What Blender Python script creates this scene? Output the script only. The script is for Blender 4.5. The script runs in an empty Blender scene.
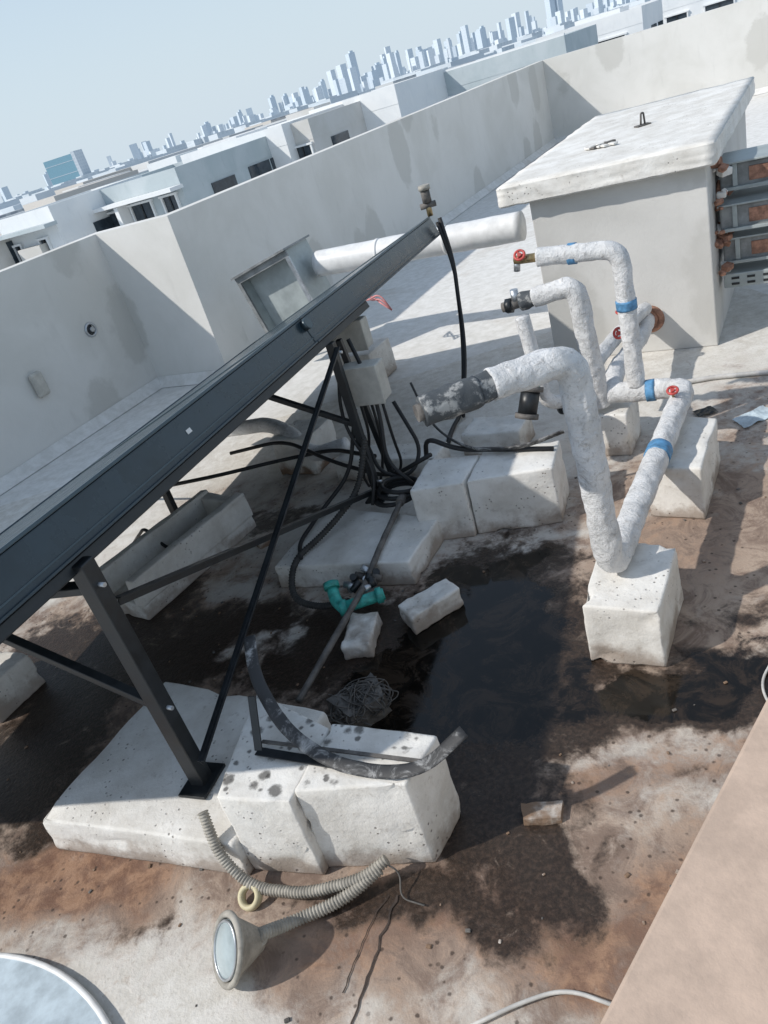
import bpy, bmesh, math, random
from mathutils import Vector, Matrix, noise
random.seed(7)
sc=bpy.context.scene
sc.view_settings.view_transform='Standard'; sc.view_settings.look='None'; sc.view_settings.exposure=0
COL=sc.collection
# ------------------------------------------------------------------ camera
F=770.0; p=math.radians(28); r=math.radians(17.6); H=2.2
er=Vector((1,0,0)); fw=Vector((0,math.cos(p),-math.sin(p))); u0=Vector((0,math.sin(p),math.cos(p)))
cx=er*math.cos(r)-u0*math.sin(r); cy=er*math.sin(r)+u0*math.cos(r)
M=Matrix((cx,cy,-fw)).transposed().to_4x4(); M.translation=Vector((0,0,H))
cd=bpy.data.cameras.new('camera'); cam=bpy.data.objects.new('camera',cd); COL.objects.link(cam); cam.matrix_world=M
cd.sensor_fit='VERTICAL'; cd.sensor_height=36; cd.lens=F/1024*36; cd.clip_start=.05; cd.clip_end=12000; sc.camera=cam
# ------------------------------------------------------------------ light
ELEV=math.radians(42); SH=Vector((-.97,-.12)).normalized()
S=Vector((SH.x*math.cos(ELEV),SH.y*math.cos(ELEV),math.sin(ELEV)))
sl=bpy.data.lights.new('sun','SUN'); sl.energy=3.7; sl.angle=math.radians(.9); sl.color=(1,.95,.88)
so=bpy.data.objects.new('sun',sl); COL.objects.link(so); so.rotation_euler=S.to_track_quat('Z','Y').to_euler(); so.location=(-20,0,30)
w=bpy.data.worlds.new("World"); sc.world=w; w.use_nodes=True
nt=w.node_tree; bg=nt.nodes['Background']; sky=nt.nodes.new('ShaderNodeTexSky'); sky.sky_type='NISHITA'; sky.sun_disc=False
sky.sun_elevation=ELEV; sky.sun_rotation=math.atan2(SH.x,SH.y)%(2*math.pi); sky.dust_density=.6; sky.air_density=1.2; sky.ozone_density=2.0
# milky haze that thins with elevation
tc=nt.nodes.new('ShaderNodeTexCoord'); sp=nt.nodes.new('ShaderNodeSeparateXYZ'); nt.links.new(tc.outputs['Generated'],sp.inputs[0])
mr=nt.nodes.new('ShaderNodeMapRange'); mr.interpolation_type='SMOOTHSTEP'; mr.inputs[1].default_value=-.02; mr.inputs[2].default_value=.42; mr.inputs[3].default_value=.95; mr.inputs[4].default_value=.38; nt.links.new(sp.outputs['Z'],mr.inputs[0])
mx=nt.nodes.new('ShaderNodeMix'); mx.data_type='RGBA'; nt.links.new(mr.outputs[0],mx.inputs[0]); nt.links.new(sky.outputs[0],mx.inputs[6]); mx.inputs[7].default_value=(4.2,4.95,5.6,1)
nt.links.new(mx.outputs[2],bg.inputs[0]); bg.inputs[1].default_value=.15

# ------------------------------------------------------------------ material helpers
class NB:
    def __init__(s,name):
        s.m=bpy.data.materials.new(name); s.m.use_nodes=True; s.t=s.m.node_tree; s.N=s.t.nodes; s.b=s.N['Principled BSDF']
    def n(s,t,**k):
        x=s.N.new(t)
        for a,b in k.items(): setattr(x,a,b)
        return x
    def l(s,a,b): s.t.links.new(a,b)
    def noise(s,co,scale,detail=6,rough=.6,dist=0):
        x=s.n('ShaderNodeTexNoise'); x.inputs['Scale'].default_value=scale; x.inputs['Detail'].default_value=detail
        x.inputs['Roughness'].default_value=rough; x.inputs['Distortion'].default_value=dist; s.l(co,x.inputs['Vector']); return x.outputs['Fac']
    def ss(s,v,a,b,lo=0,hi=1):
        x=s.n('ShaderNodeMapRange',interpolation_type='SMOOTHSTEP'); x.inputs[1].default_value=a; x.inputs[2].default_value=b
        x.inputs[3].default_value=lo; x.inputs[4].default_value=hi; s.l(v,x.inputs[0]); return x.outputs[0]
    def math(s,op,a,b=None):
        x=s.n('ShaderNodeMath',operation=op)
        for i,q in enumerate((a,b)):
            if q is None: continue
            if isinstance(q,(int,float)): x.inputs[i].default_value=q
            else: s.l(q,x.inputs[i])
        return x.outputs[0]
    def mix(s,f,a,b):
        x=s.n('ShaderNodeMix',data_type='RGBA')
        if isinstance(f,(int,float)): x.inputs[0].default_value=f
        else: s.l(f,x.inputs[0])
        for i,q in ((6,a),(7,b)):
            if isinstance(q,tuple): x.inputs[i].default_value=(*q,1)
            else: s.l(q,x.inputs[i])
        return x.outputs[2]
    def bump(s,h,st=.3,d=.01):
        x=s.n('ShaderNodeBump'); x.inputs['Strength'].default_value=st; x.inputs['Distance'].default_value=d; s.l(h,x.inputs['Height']); s.l(x.outputs[0],s.b.inputs['Normal'])
    def pos(s): return s.n('ShaderNodeNewGeometry').outputs['Position']

def simple(name,col,rough=.5,metal=0,var=.25,scale=12,bump=.1,spec=None):
    q=NB(name); P=q.pos(); f=q.noise(P,scale,5,.65)
    dark=tuple(c*(1-var) for c in col); light=tuple(min(1,c*(1+var*.5)) for c in col)
    q.l(q.mix(q.ss(f,.3,.7),dark,light),q.b.inputs['Base Color'])
    q.l(q.ss(f,.2,.8,max(0,rough-.1),min(1,rough+.1)),q.b.inputs['Roughness']); q.b.inputs['Metallic'].default_value=metal
    if bump: q.bump(q.noise(P,scale*6,3),bump,.004)
    return q.m

def block_mat(name,spots=False,dirt=.6,wet=False):
    q=NB(name); P=q.pos(); sep=q.n('ShaderNodeSeparateXYZ'); q.l(P,sep.inputs[0])
    n1=q.noise(P,5,6,.65); n2=q.noise(P,28,6,.7)
    c=q.mix(q.ss(n1,.3,.72),(.60,.575,.53),(.78,.765,.73))
    c=q.mix(q.math('MULTIPLY',q.ss(n2,.56,.72),.45),c,(.34,.30,.26))
    g=q.math('ADD',sep.outputs['Z'],q.math('MULTIPLY',q.math('SUBTRACT',n1,.5),.35))
    gr=q.ss(g,.0,.10,dirt,0)
    c=q.mix(gr,c,(.20,.13,.085))
    chips=q.n('ShaderNodeTexVoronoi'); chips.inputs['Scale'].default_value=38; q.l(P,chips.inputs['Vector'])
    cs=q.math('MULTIPLY',q.ss(q.math('ADD',chips.outputs['Distance'],q.math('MULTIPLY',n2,.2)),.20,.32,1,0),q.ss(q.noise(P,4,3),.52,.6))
    c=q.mix(q.math('MULTIPLY',cs,.7),c,(.12,.10,.09))
    if spots:
        nrm=q.n('ShaderNodeNewGeometry'); sn=q.n('ShaderNodeSeparateXYZ'); q.l(nrm.outputs['Normal'],sn.inputs[0])
        for sca,th,pr in ((15,.38,.30),(26,.30,.6)):
            v=q.n('ShaderNodeTexVoronoi'); v.inputs['Scale'].default_value=sca; v.inputs['Randomness'].default_value=1; q.l(P,v.inputs['Vector'])
            d=q.math('ADD',v.outputs['Distance'],q.math('MULTIPLY',q.math('SUBTRACT',n2,.5),.6))
            sc_=q.n('ShaderNodeSeparateXYZ'); q.l(v.outputs['Color'],sc_.inputs[0])
            m=q.math('MULTIPLY',q.ss(d,th-.16,th+.04,1,0),q.ss(sc_.outputs[0],pr,pr+.05))
            m=q.math('MULTIPLY',m,q.ss(sn.outputs['Z'],.5,.8))
            c=q.mix(q.math('MULTIPLY',m,.8),c,(.05,.046,.042))
    q.l(c,q.b.inputs['Base Color']); q.b.inputs['Roughness'].default_value=.88
    q.bump(q.math('ADD',n2,q.math('MULTIPLY',cs,-1.0)),.6,.007)
    return q.m
M_block=block_mat('white_painted_concrete'); M_spot=block_mat('white_painted_concrete_spotted',True)
M_blockD=block_mat('dirty_concrete',False,1.0)

def plaster(name,a,b,patch=None):
    q=NB(name); P=q.pos(); n1=q.noise(P,.9,6,.6,.4); n2=q.noise(P,40,4,.7)
    mp=q.n('ShaderNodeMapping'); mp.inputs['Scale'].default_value=(1.2,1.2,.35); q.l(P,mp.inputs[0]); n3=q.noise(mp.outputs[0],6,6,.6)
    c=q.mix(q.ss(n1,.35,.65),a,b)
    c=q.mix(q.math('MULTIPLY',q.ss(n3,.55,.8),.28),c,tuple(x*.72 for x in a))
    if patch:
        v=q.n('ShaderNodeTexVoronoi'); v.inputs['Scale'].default_value=1.0; v.inputs['Randomness'].default_value=.8
        mp2=q.n('ShaderNodeMapping'); mp2.inputs['Scale'].default_value=(1.25,1.25,.75); mp2.inputs['Location'].default_value=(.3,.2,.45); q.l(P,mp2.inputs[0]); q.l(mp2.outputs[0],v.inputs['Vector'])
        s2=q.n('ShaderNodeSeparateXYZ'); q.l(v.outputs['Color'],s2.inputs[0])
        d=q.math('ADD',v.outputs['Distance'],q.math('MULTIPLY',q.noise(P,4,6),.35))
        m=q.math('MULTIPLY',q.ss(d,.50,.58,1,0),q.ss(s2.outputs[0],.35,.4))
        c=q.mix(q.math('MULTIPLY',m,.6),c,patch)
    q.l(c,q.b.inputs['Base Color']); q.b.inputs['Roughness'].default_value=.9; q.bump(n2,.35,.006); return q.m
M_wall=plaster('parapet_plaster',(.61,.60,.565),(.68,.67,.64),(.48,.47,.435))
M_shed=plaster('shed_plaster',(.51,.50,.475),(.61,.60,.575),(.47,.46,.43))
M_villaW=plaster('villa_white',(.72,.74,.75),(.78,.79,.79)); M_villaG=plaster('villa_grey',(.42,.48,.50),(.49,.54,.56)); M_villaB=plaster('villa_beige',(.55,.54,.51),(.6,.59,.57))
M_tan=simple('tan_parapet_top',(.50,.375,.29),.75,0,.16,14,.25)
M_frame=simple('slate_aluminium',(.022,.038,.050),.27,.0,.35,5,.03)
M_frameL=simple('slate_aluminium_lip',(.055,.08,.095),.35,.3,.2,6,.03)
M_steel=simple('black_painted_steel',(.018,.021,.024),.4,.1,.4,14,.1)
M_silver=simple('galvanised',(.5,.52,.54),.4,.8,.2,18,.05)
M_duct=simple('duct_sheet',(.38,.42,.42),.5,.3,.2,5,.05)
M_unit=simple('grey_unit_sheet',(.27,.28,.28),.5,.2,.35,8,.08)
M_rub=simple('black_rubber',(.018,.018,.019),.6,0,.4,20,.2)
M_hose=simple('dusty_black_hose',(.045,.044,.042),.7,0,.5,25,.3)
M_greyc=simple('grey_conduit',(.33,.31,.27),.65,0,.35,20,.15)
M_rod=simple('dirty_grey_pipe',(.13,.12,.11),.7,0,.5,16,.3)
M_teal=simple('teal_plastic',(.05,.38,.33),.5,0,.4,22,.1)
M_red=simple('red_valve_paint',(.5,.07,.06),.5,0,.3,25,.05)
M_brass=simple('brass',(.4,.3,.16),.4,.8,.3,20,.1)
M_blue=simple('blue_band',(.09,.25,.44),.6,0,.4,30,.15)
M_beige=simple('beige_box',(.50,.48,.43),.6,0,.2,9,.05)
M_cream=simple('cream_tape',(.58,.52,.34),.6,0,.15,9,.05)
M_white=simple('white_plastic',(.70,.70,.69),.5,0,.12,9,.03)
M_pale=simple('pale_blue_shade_and_sheet',(.46,.54,.59),.6,0,.3,7,.15)  # bluish shade of the white lid put into the colour; paper scrap shares it
M_dim=simple('dusty_white_hose',(.50,.49,.47),.6,0,.2,14,.05)
M_brick=simple('broken_brick',(.36,.19,.13),.9,0,.5,20,.5)
M_pink=simple('pink_wire',(.6,.25,.25),.6)
M_crack=simple('crack_filler',(.05,.035,.028),.8,0,.5,20,.3)
def glassm(name,c,rough=.08):
    q=NB(name); P=q.pos(); f=q.noise(P,6,6); q.l(q.mix(q.ss(f,.3,.7),c,tuple(x*1.6 for x in c)),q.b.inputs['Base Color']); q.l(q.ss(f,.2,.8,rough,rough+.15),q.b.inputs['Roughness']); return q.m
M_glass=glassm('collector_glass',(.02,.032,.04),.16); M_win=glassm('window_glass',(.03,.04,.05),.05); M_teglass=glassm('tower_glass',(.15,.27,.33),.3)
M_lens=glassm('lamp_glass',(.24,.28,.29),.08)
def wrapm():
    q=NB('white_pipe_wrap'); P=q.pos(); n1=q.noise(P,7,6,.65); n2=q.noise(P,45,5,.7); n5=q.noise(P,18,6,.7,1.5)
    c=q.mix(q.ss(n1,.3,.7),(.58,.58,.575),(.76,.76,.76)); c=q.mix(q.math('MULTIPLY',q.ss(n2,.54,.68),.5),c,(.33,.32,.31))
    c=q.mix(q.ss(n5,.57,.68,0,.55),c,(.31,.295,.28))
    q.l(c,q.b.inputs['Base Color']); q.b.inputs['Roughness'].default_value=.72
    q.bump(q.math('ADD',q.math('MULTIPLY',n5,1.8),n2),.9,.009); return q.m
M_wrap=wrapm()
def tapem():
    q=NB('dark_peeling_insulation'); P=q.pos(); n1=q.noise(P,14,8,.7); q.l(q.mix(q.ss(n1,.5,.62),(.06,.068,.075),(.34,.34,.33)),q.b.inputs['Base Color']); q.b.inputs['Roughness'].default_value=.75; q.bump(n1,.8,.01); return q.m
M_tape=tapem()
def stripm():
    q=NB('weathered_strip'); P=q.pos(); n1=q.noise(P,9,8,.75,1.0); q.l(q.mix(q.ss(n1,.48,.66),(.035,.035,.036),(.36,.36,.355)),q.b.inputs['Base Color']); q.b.inputs['Roughness'].default_value=.6; q.bump(n1,.4,.004); return q.m
M_strip=stripm()

# ------------------------------------------------------------------ object helpers
def empty(name,loc=(0,0,0)):
    o=bpy.data.objects.new(name,None); o.location=loc; o.empty_display_size=.1; COL.objects.link(o); return o
def link(me,name,parent=None,mat=None):
    o=bpy.data.objects.new(name,me); COL.objects.link(o)
    if mat: me.materials.append(mat)
    if parent: o.parent=parent; o.matrix_parent_inverse=Matrix.Translation(-parent.location)
    return o
def mk(name,bm,mat,parent=None,smooth=False):
    bmesh.ops.recalc_face_normals(bm,faces=bm.faces)
    me=bpy.data.meshes.new(name); bm.to_mesh(me); bm.free()
    if smooth:
        for f in me.polygons: f.use_smooth=True
    return link(me,name,parent,mat)
def WM(n,d,z=0):  # building frame: n axis, d axis
    return Vector((.8211*n+.5708*d,-.5708*n+.8211*d,z))
FR=Matrix(((.8211,.5708,0,0),(-.5708,.8211,0,0),(0,0,1,0),(0,0,0,1)))
def box(name,Mx,x,y,z,mat,parent=None,bev=0,seg=2):
    bm=bmesh.new(); bmesh.ops.create_cube(bm,size=1)
    for v in bm.verts: v.co=Vector((x[0] if v.co.x<0 else x[1], y[0] if v.co.y<0 else y[1], z[0] if v.co.z<0 else z[1]))
    if bev: bmesh.ops.bevel(bm,geom=bm.edges[:],offset=bev,segments=seg,affect='EDGES',profile=.5)
    for v in bm.verts: v.co=Mx@v.co
    return mk(name,bm,mat,parent)
def block(name,c,z0,z1,mat,parent=None,bev=.011,rough=.005,cuts=9,flare=.02):
    cen=sum((Vector((a,b)) for a,b in c),Vector((0,0)))/4
    bm=bmesh.new()
    lo=[bm.verts.new((*(cen+(Vector(q)-cen)*(1+flare)),z0)) for q in c]; hi=[bm.verts.new((*q,z1+random.uniform(-.008,.008))) for q in c]
    bm.faces.new(lo); bm.faces.new(hi)
    for i in range(4): bm.faces.new((lo[i],lo[(i+1)%4],hi[(i+1)%4],hi[i]))
    bmesh.ops.bevel(bm,geom=bm.edges[:],offset=bev,segments=2,affect='EDGES',profile=.6)
    bmesh.ops.subdivide_edges(bm,edges=[e for e in bm.edges if e.calc_length()>.06],cuts=cuts,use_grid_fill=True)
    bmesh.ops.recalc_face_normals(bm,faces=bm.faces)
    bm.normal_update()
    for v in bm.verts:
        nn=noise.noise(v.co*8)*rough+noise.noise(v.co*34)*rough*.7
        ch=noise.noise(v.co*16+Vector((5,5,5)))
        if ch>.34: nn-=(ch-.34)*.05
        v.co+=v.normal*nn
    return mk(name,bm,mat,parent,True)
def path(pts,fillet,step):
    P=[Vector(q) for q in pts]; out=[P[0]]
    for i in range(1,len(P)-1):
        a,b,c=P[i-1],P[i],P[i+1]; f=min(fillet,(a-b).length*.48,(c-b).length*.48)
        s=b+(a-b).normalized()*f; e=b+(c-b).normalized()*f
        for k in range(9):
            t=k/8; out.append(s*(1-t)**2+b*2*t*(1-t)+e*t*t)
    out.append(P[-1])
    if step:
        res=[out[0]]
        for a,b in zip(out,out[1:]):
            L=(b-a).length; n=max(1,int(L/step))
            for k in range(1,n+1): res.append(a.lerp(b,k/n))
        out=res
    return [q for i,q in enumerate(out) if i==0 or (q-out[i-1]).length>1e-5]
def tube(name,pts,rad,mat,parent=None,fillet=.08,seg=16,step=0,wob=0,ridge=0,pitch=.02,flat=None):
    P=path(pts,fillet,step if not ridge else pitch/4)
    bm=bmesh.new(); t0=(P[1]-P[0]).normalized(); up=Vector((0,0,1)) if abs(t0.z)<.9 else Vector((1,0,0))
    u=(up-t0*up.dot(t0)).normalized(); rings=[]; s=0
    for i,q in enumerate(P):
        t=((P[min(i+1,len(P)-1)]-P[max(i-1,0)])).normalized(); u=(u-t*u.dot(t)).normalized(); v=t.cross(u)
        if i: s+=(q-P[i-1]).length
        R=rad*(1+ridge*math.sin(s/pitch*2*math.pi)); ring=[]
        for k in range(seg):
            a=2*math.pi*k/seg; d=u*math.cos(a)+v*math.sin(a)
            if flat: d=u*math.cos(a)*flat+v*math.sin(a)
            rr=R*(1+wob*noise.noise(q*9+d*1.5)+wob*.6*noise.noise(q*30+d*2)) if wob else R
            ring.append(bm.verts.new(q+d*rr))
        rings.append(ring)
    for a,b in zip(rings,rings[1:]):
        for k in range(seg): bm.faces.new((a[k],a[(k+1)%seg],b[(k+1)%seg],b[k]))
    bm.faces.new(rings[0]); bm.faces.new(rings[-1])
    o=mk(name,bm,mat,parent,True); return o
def cyl(name,a,b,rad,mat,parent=None,seg=20): 
    o=tube(name,[a,b],rad,mat,parent,seg=seg); 
    for f in o.data.polygons: f.use_smooth=len(f.vertices)==4
    return o
def torus(name,Mx,R,rr,mat,parent=None,seg=32,s2=10):
    bm=bmesh.new(); rs=[]
    for i in range(seg):
        a=2*math.pi*i/seg; rs.append([bm.verts.new(Mx@Vector(((R+rr*math.cos(2*math.pi*k/s2))*math.cos(a),(R+rr*math.cos(2*math.pi*k/s2))*math.sin(a),rr*math.sin(2*math.pi*k/s2)))) for k in range(s2)])
    for i in range(seg):
        A,B=rs[i],rs[(i+1)%seg]
        for k in range(s2): bm.faces.new((A[k],A[(k+1)%s2],B[(k+1)%s2],B[k]))
    return mk(name,bm,mat,parent,True)
def beam(name,a,b,wd,ht,mat,parent=None,bev=.004):
    a=Vector(a);b=Vector(b); X=(b-a).normalized(); up=Vector((0,0,1)) if abs(X.z)<.95 else Vector((.89,-.455,0)); Y=up.cross(X).normalized(); Z=X.cross(Y)
    Mx=Matrix((X,Y,Z)).transposed().to_4x4(); Mx.translation=a
    return box(name,Mx,(0,(b-a).length),(-wd/2,wd/2),(-ht/2,ht/2),mat,parent,bev)
def frameZ(loc,nz):
    q=Vector(nz).to_track_quat('Z','Y').to_matrix().to_4x4(); q.translation=Vector(loc); return q

# ------------------------------------------------------------------ roof floor with stains
POOL=[(.22,2.95,.30,.42,-25,1),(.10,2.45,.42,.36,0,1),(.02,2.62,.5,.25,0,.9),(.82,2.12,.46,.13,-22,.85),(.42,2.62,.22,.38,0,.85),(.55,3.15,.2,.14,0,.8),(1.15,2.15,.22,.10,0,.5)]
DARK=[(.1,2.5,.75,.75,0,1),(.06,1.75,.20,.42,20,1),(-.1,1.45,.18,.28,30,.65),(-1.75,3.5,.75,.5,-25,1),(-1.95,2.95,.6,.38,0,1),(-.95,3.35,.5,.38,-20,.8),(.45,3.15,.4,.35,0,.9),(.9,2.05,.65,.22,-22,.85),(-.7,4.55,.5,.18,-25,.6),(-1.5,4.0,.5,.3,-30,.8),(1.30,2.35,.25,.2,0,.5),(-.35,3.0,.5,.4,0,.9),(-1.2,1.78,.3,.1,-20,.5),(-.35,1.62,.35,.12,-15,.7),(-1.65,2.45,.3,.2,0,.8),(.62,1.72,.1,.08,0,.55),(.4,1.55,.12,.06,0,.55),(-.6,1.25,.15,.08,0,.55),(.35,1.75,.25,.15,0,.45)]
BROWN=[(0,2.4,1.6,1.2,0,1),(-1.6,3.2,1.2,1.3,0,1),(1.5,3.0,.9,1.0,30,.9),(-.2,1.5,.95,.42,-20,.9),(-1.45,2.05,.6,.3,-15,1),(.9,1.75,.6,.35,0,.65),(1.1,4.2,1.0,.5,30,.35),(-.7,4.8,1.1,.5,-25,.5),(2.3,3.9,.9,.6,30,.6),(.35,1.45,.4,.4,0,.9),(0,1.1,.6,.3,0,.65),(.7,1.6,.5,.2,-20,.65)]
RUST=[(-1.55,2.1,.5,.22,-15,1),(1.25,3.0,.5,.45,30,.5),(1.9,3.4,.5,.4,30,.4),(.9,1.55,.3,.5,-30,.7),(-.2,1.5,.6,.25,-15,.7),(-1.2,2.9,.5,.35,0,.5),(.3,1.3,.4,.25,0,.8),(.55,1.78,.5,.16,-20,.6)]
CLEAN=[(.62,1.90,.30,.13,-20,.6),(-.95,1.40,.5,.2,-20,.7),(-1.15,1.70,.4,.1,-20,.5),(-.95,3.75,.25,.1,-30,.6),(-.75,3.15,.25,.07,-25,.6),(1.05,3.28,.6,.07,-5,.5),(.6,1.60,.22,.10,0,.35),(-.2,1.2,.3,.1,0,.3)]
def field(L,x,y):
    m=0
    for (a,b,rx,ry,an,s) in L:
        c=math.cos(math.radians(an)); q=math.sin(math.radians(an)); dx=x-a; dy=y-b
        u=(dx*c+dy*q)/rx; v=(-dx*q+dy*c)/ry; d=math.sqrt(u*u+v*v)
        m=max(m,s*max(0,min(1,1.5-d)))
    return m
x0,x1,y0,y1=-3.4,3.4,.2,6.4; st=.03
nx=int((x1-x0)/st); ny=int((y1-y0)/st)
vs=[];cols=[]
for j in range(ny+1):
    for i in range(nx+1):
        x=x0+i*st; y=y0+j*st
        wx=x+.16*noise.noise(Vector((x*2.2,y*2.2,0)))+.08*noise.noise(Vector((x*7,y*7,3))); wy=y+.16*noise.noise(Vector((x*2.2,y*2.2,9)))+.08*noise.noise(Vector((x*7,y*7,13)))
        edge=min(1,max(0,(y1-y)/.8))*min(1,max(0,(x-x0)/.6))*min(1,max(0,(x1-x)/.6))
        cl=field(CLEAN,wx,wy)
        dk=field(DARK,wx,wy)*(1-.8*cl); br=field(BROWN,wx,wy)*(1-.75*cl)*edge; ru=field(RUST,wx,wy)*edge; po=field(POOL,wx,wy)
        vs.append((x,y,0)); cols+= [po,br,dk*edge,ru]
fs=[(j*(nx+1)+i,j*(nx+1)+i+1,(j+1)*(nx+1)+i+1,(j+1)*(nx+1)+i) for j in range(ny) for i in range(nx)]
me=bpy.data.meshes.new('roof_floor'); me.from_pydata(vs,[],fs)
ca=me.color_attributes.new('stain','FLOAT_COLOR','POINT'); ca.data.foreach_set('color',cols)
q=NB('stained_roof_paint'); P=q.pos(); at=q.n('ShaderNodeAttribute',attribute_name='stain'); sp=q.n('ShaderNodeSeparateColor'); q.l(at.outputs['Color'],sp.inputs[0])
po,br,dk,ru=sp.outputs[0],sp.outputs[1],sp.outputs[2],at.outputs['Alpha']
n1=q.noise(P,2.6,9,.68,.6); n2=q.noise(P,11,8,.7,.3); n3=q.noise(P,55,5,.7); n4=q.noise(P,5,9,.75,1.2); nn=q.math('ADD',q.math('MULTIPLY',n1,.5),q.math('MULTIPLY',n2,.5))
def msk(attr,k,a,b,src=nn): return q.ss(q.math('ADD',attr,q.math('MULTIPLY',q.math('SUBTRACT',src,.5),k)),a,b)
c=q.mix(q.ss(n2,.3,.7),(.54,.51,.46),(.70,.68,.64))
c=q.mix(q.math('MULTIPLY',q.ss(n3,.52,.72),.4),c,(.33,.28,.23))
bm_=msk(br,2.1,.22,.8); c=q.mix(q.math('MULTIPLY',bm_,.92),c,q.mix(q.ss(n4,.38,.62),(.17,.11,.08),(.38,.29,.225)))
rm=msk(ru,1.8,.35,.9,n4); c=q.mix(q.math('MULTIPLY',rm,.75),c,q.mix(q.ss(n2,.4,.6),(.13,.055,.03),(.30,.165,.095)))
dm=msk(dk,1.9,.35,.66); c=q.mix(q.math('MULTIPLY',dm,.95),c,q.mix(q.ss(n3,.4,.7),(.016,.011,.008),(.055,.036,.026)))
scm=q.math('MULTIPLY',q.ss(n4,.59,.68),q.math('SUBTRACT',1,q.ss(po,.35,.65))); c=q.mix(q.math('MULTIPLY',scm,.42),c,(.38,.30,.24))
vo=q.n('ShaderNodeTexVoronoi'); vo.inputs['Scale'].default_value=30; q.l(P,vo.inputs['Vector']); sv=q.n('ShaderNodeSeparateXYZ'); q.l(vo.outputs['Color'],sv.inputs[0])
spk=q.math('MULTIPLY',q.ss(q.math('ADD',vo.outputs['Distance'],q.math('MULTIPLY',n3,.4)),.30,.46,1,0),q.ss(sv.outputs[0],.55,.62))
spk=q.math('MULTIPLY',spk,q.ss(q.math('ADD',br,q.math('MULTIPLY',n1,1.0)),.8,1.15)); c=q.mix(q.math('MULTIPLY',spk,.8),c,(.05,.035,.028))
pm=q.ss(q.math('ADD',po,q.math('MULTIPLY',q.math('SUBTRACT',nn,.5),1.5)),.44,.60); sed=q.ss(n4,.44,.62)
c=q.mix(pm,c,q.mix(sed,(.006,.005,.004),(.032,.022,.015)))
q.l(c,q.b.inputs['Base Color'])
wetr=q.ss(dm,.3,1,.85,.33); pr_=q.math('ADD',.015,q.math('MULTIPLY',sed,.16)); rr=q.math('ADD',q.math('MULTIPLY',wetr,q.math('SUBTRACT',1,pm)),q.math('MULTIPLY',pm,pr_)); q.l(rr,q.b.inputs['Roughness']); q.b.inputs['IOR'].default_value=1.38
bp=q.n('ShaderNodeBump'); bp.inputs['Distance'].default_value=.008; q.l(q.math('ADD',n2,q.math('MULTIPLY',n3,.7)),bp.inputs['Height']); q.l(q.math('ADD',.015,q.math('MULTIPLY',q.math('SUBTRACT',1,pm),.65)),bp.inputs['Strength']); q.l(bp.outputs[0],q.b.inputs['Normal'])
link(me,'roof_floor',None,q.m)
q=NB('white_roof_paint'); P=q.pos(); a=q.noise(P,1.2,7,.65,.5); b=q.noise(P,9,6,.7); c=q.mix(q.ss(b,.3,.7),(.58,.57,.54),(.72,.71,.69)); c=q.mix(q.math('MULTIPLY',q.ss(a,.52,.7),.5),c,(.42,.37,.31)); q.l(c,q.b.inputs['Base Color']); q.b.inputs['Roughness'].default_value=.85; q.bump(b,.4,.008); M_roof=q.m
bm=bmesh.new(); pts=[(-6.56,-3),(7,-3),(7,18.95),(-5.54,18.95),(-5.54,6.0),(-6.56,6.0)]
bm.faces.new([bm.verts.new(WM(a,b,-.006)) for a,b in pts]); mk('roof_slab',bm,M_roof)
def ribbon(name,pts,wd,mat):
    g=empty(name,(*pts[0],0)); bm=bmesh.new(); P=[Vector((*q,0.004)) for q in pts]; R=[]
    for a,b in zip(P,P[1:]):
        n=max(2,int((b-a).length/.02))
        for k in range(n): 
            t=a.lerp(b,k/n); s=(b-a).normalized(); s=Vector((-s.y,s.x,0)); t=t+s*.012*noise.noise(t*25); wv=wd*(.5+abs(noise.noise(t*40)))
            R.append((bm.verts.new(t+s*wv),bm.verts.new(t-s*wv)))
    for a,b in zip(R,R[1:]): bm.faces.new((a[0],a[1],b[1],b[0]))
    mk('crack',bm,mat,g)
ribbon('floor_crack',[(-.33,1.62),(-.40,1.5),(-.52,1.28),(-.62,1.1)],.005,M_crack)
ribbon('floor_crack',[(-.36,1.63),(-.46,1.5),(-.55,1.35)],.0025,M_crack)

# ------------------------------------------------------------------ parapet walls
def pwall(name,n,d,z1=1.68):
    g=empty(name,WM(sum(n)/2,sum(d)/2)); box('masonry',FR,n,d,(-10,z1),M_wall,g)
    return g
g=pwall('parapet_wall',(-6.76,-6.56),(-3,6.2))
vc=WM(-6.553,5.42,.877); torus('vent_ring',frameZ(vc,(.82,-.57,0)),.062,.014,M_silver,g); cyl('vent_hole',vc-Vector((.01,0,0)),vc+Vector((.82,-.57,0))*.006,.055,M_steel,g); cyl('vent_core',vc,vc+Vector((.82,-.57,0))*.03,.025,M_silver,g)
lc=WM(-6.553,4.56,.66); bx=Matrix.Translation(lc)@FR.to_3x3().to_4x4(); box('bulkhead_light_body',bx,(0,.06),(-.07,.07),(-.12,.12),M_beige,g,.03,4)
pwall('parapet_wall',(-6.56,-5.74),(6.0,6.2)); pwall('parapet_wall',(-5.74,-5.54),(6.0,18.95)); pwall('parapet_wall',(-5.74,7.2),(18.95,19.15)); pwall('parapet_wall',(7.0,7.2),(-3,18.95))
bm=bmesh.new()
def cove(a,b,nv):
    a=WM(*a);b=WM(*b);nv=WM(*nv)
    q1=[bm.verts.new(x) for x in (a+nv*.10+Vector((0,0,.0)),b+nv*.10,b+nv*.004+Vector((0,0,.10)),a+nv*.004+Vector((0,0,.10)))]; bm.faces.new(q1)
cove((-6.56,-3),(-6.56,6.0),(1,0)); cove((-6.56,6.0),(-5.54,6.0),(0,-1)); cove((-5.54,6.0),(-5.54,18.95),(1,0)); cove((-5.54,18.95),(7,18.95),(0,-1))
mk('waterproofing_fillet',bm,M_roof)
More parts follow.
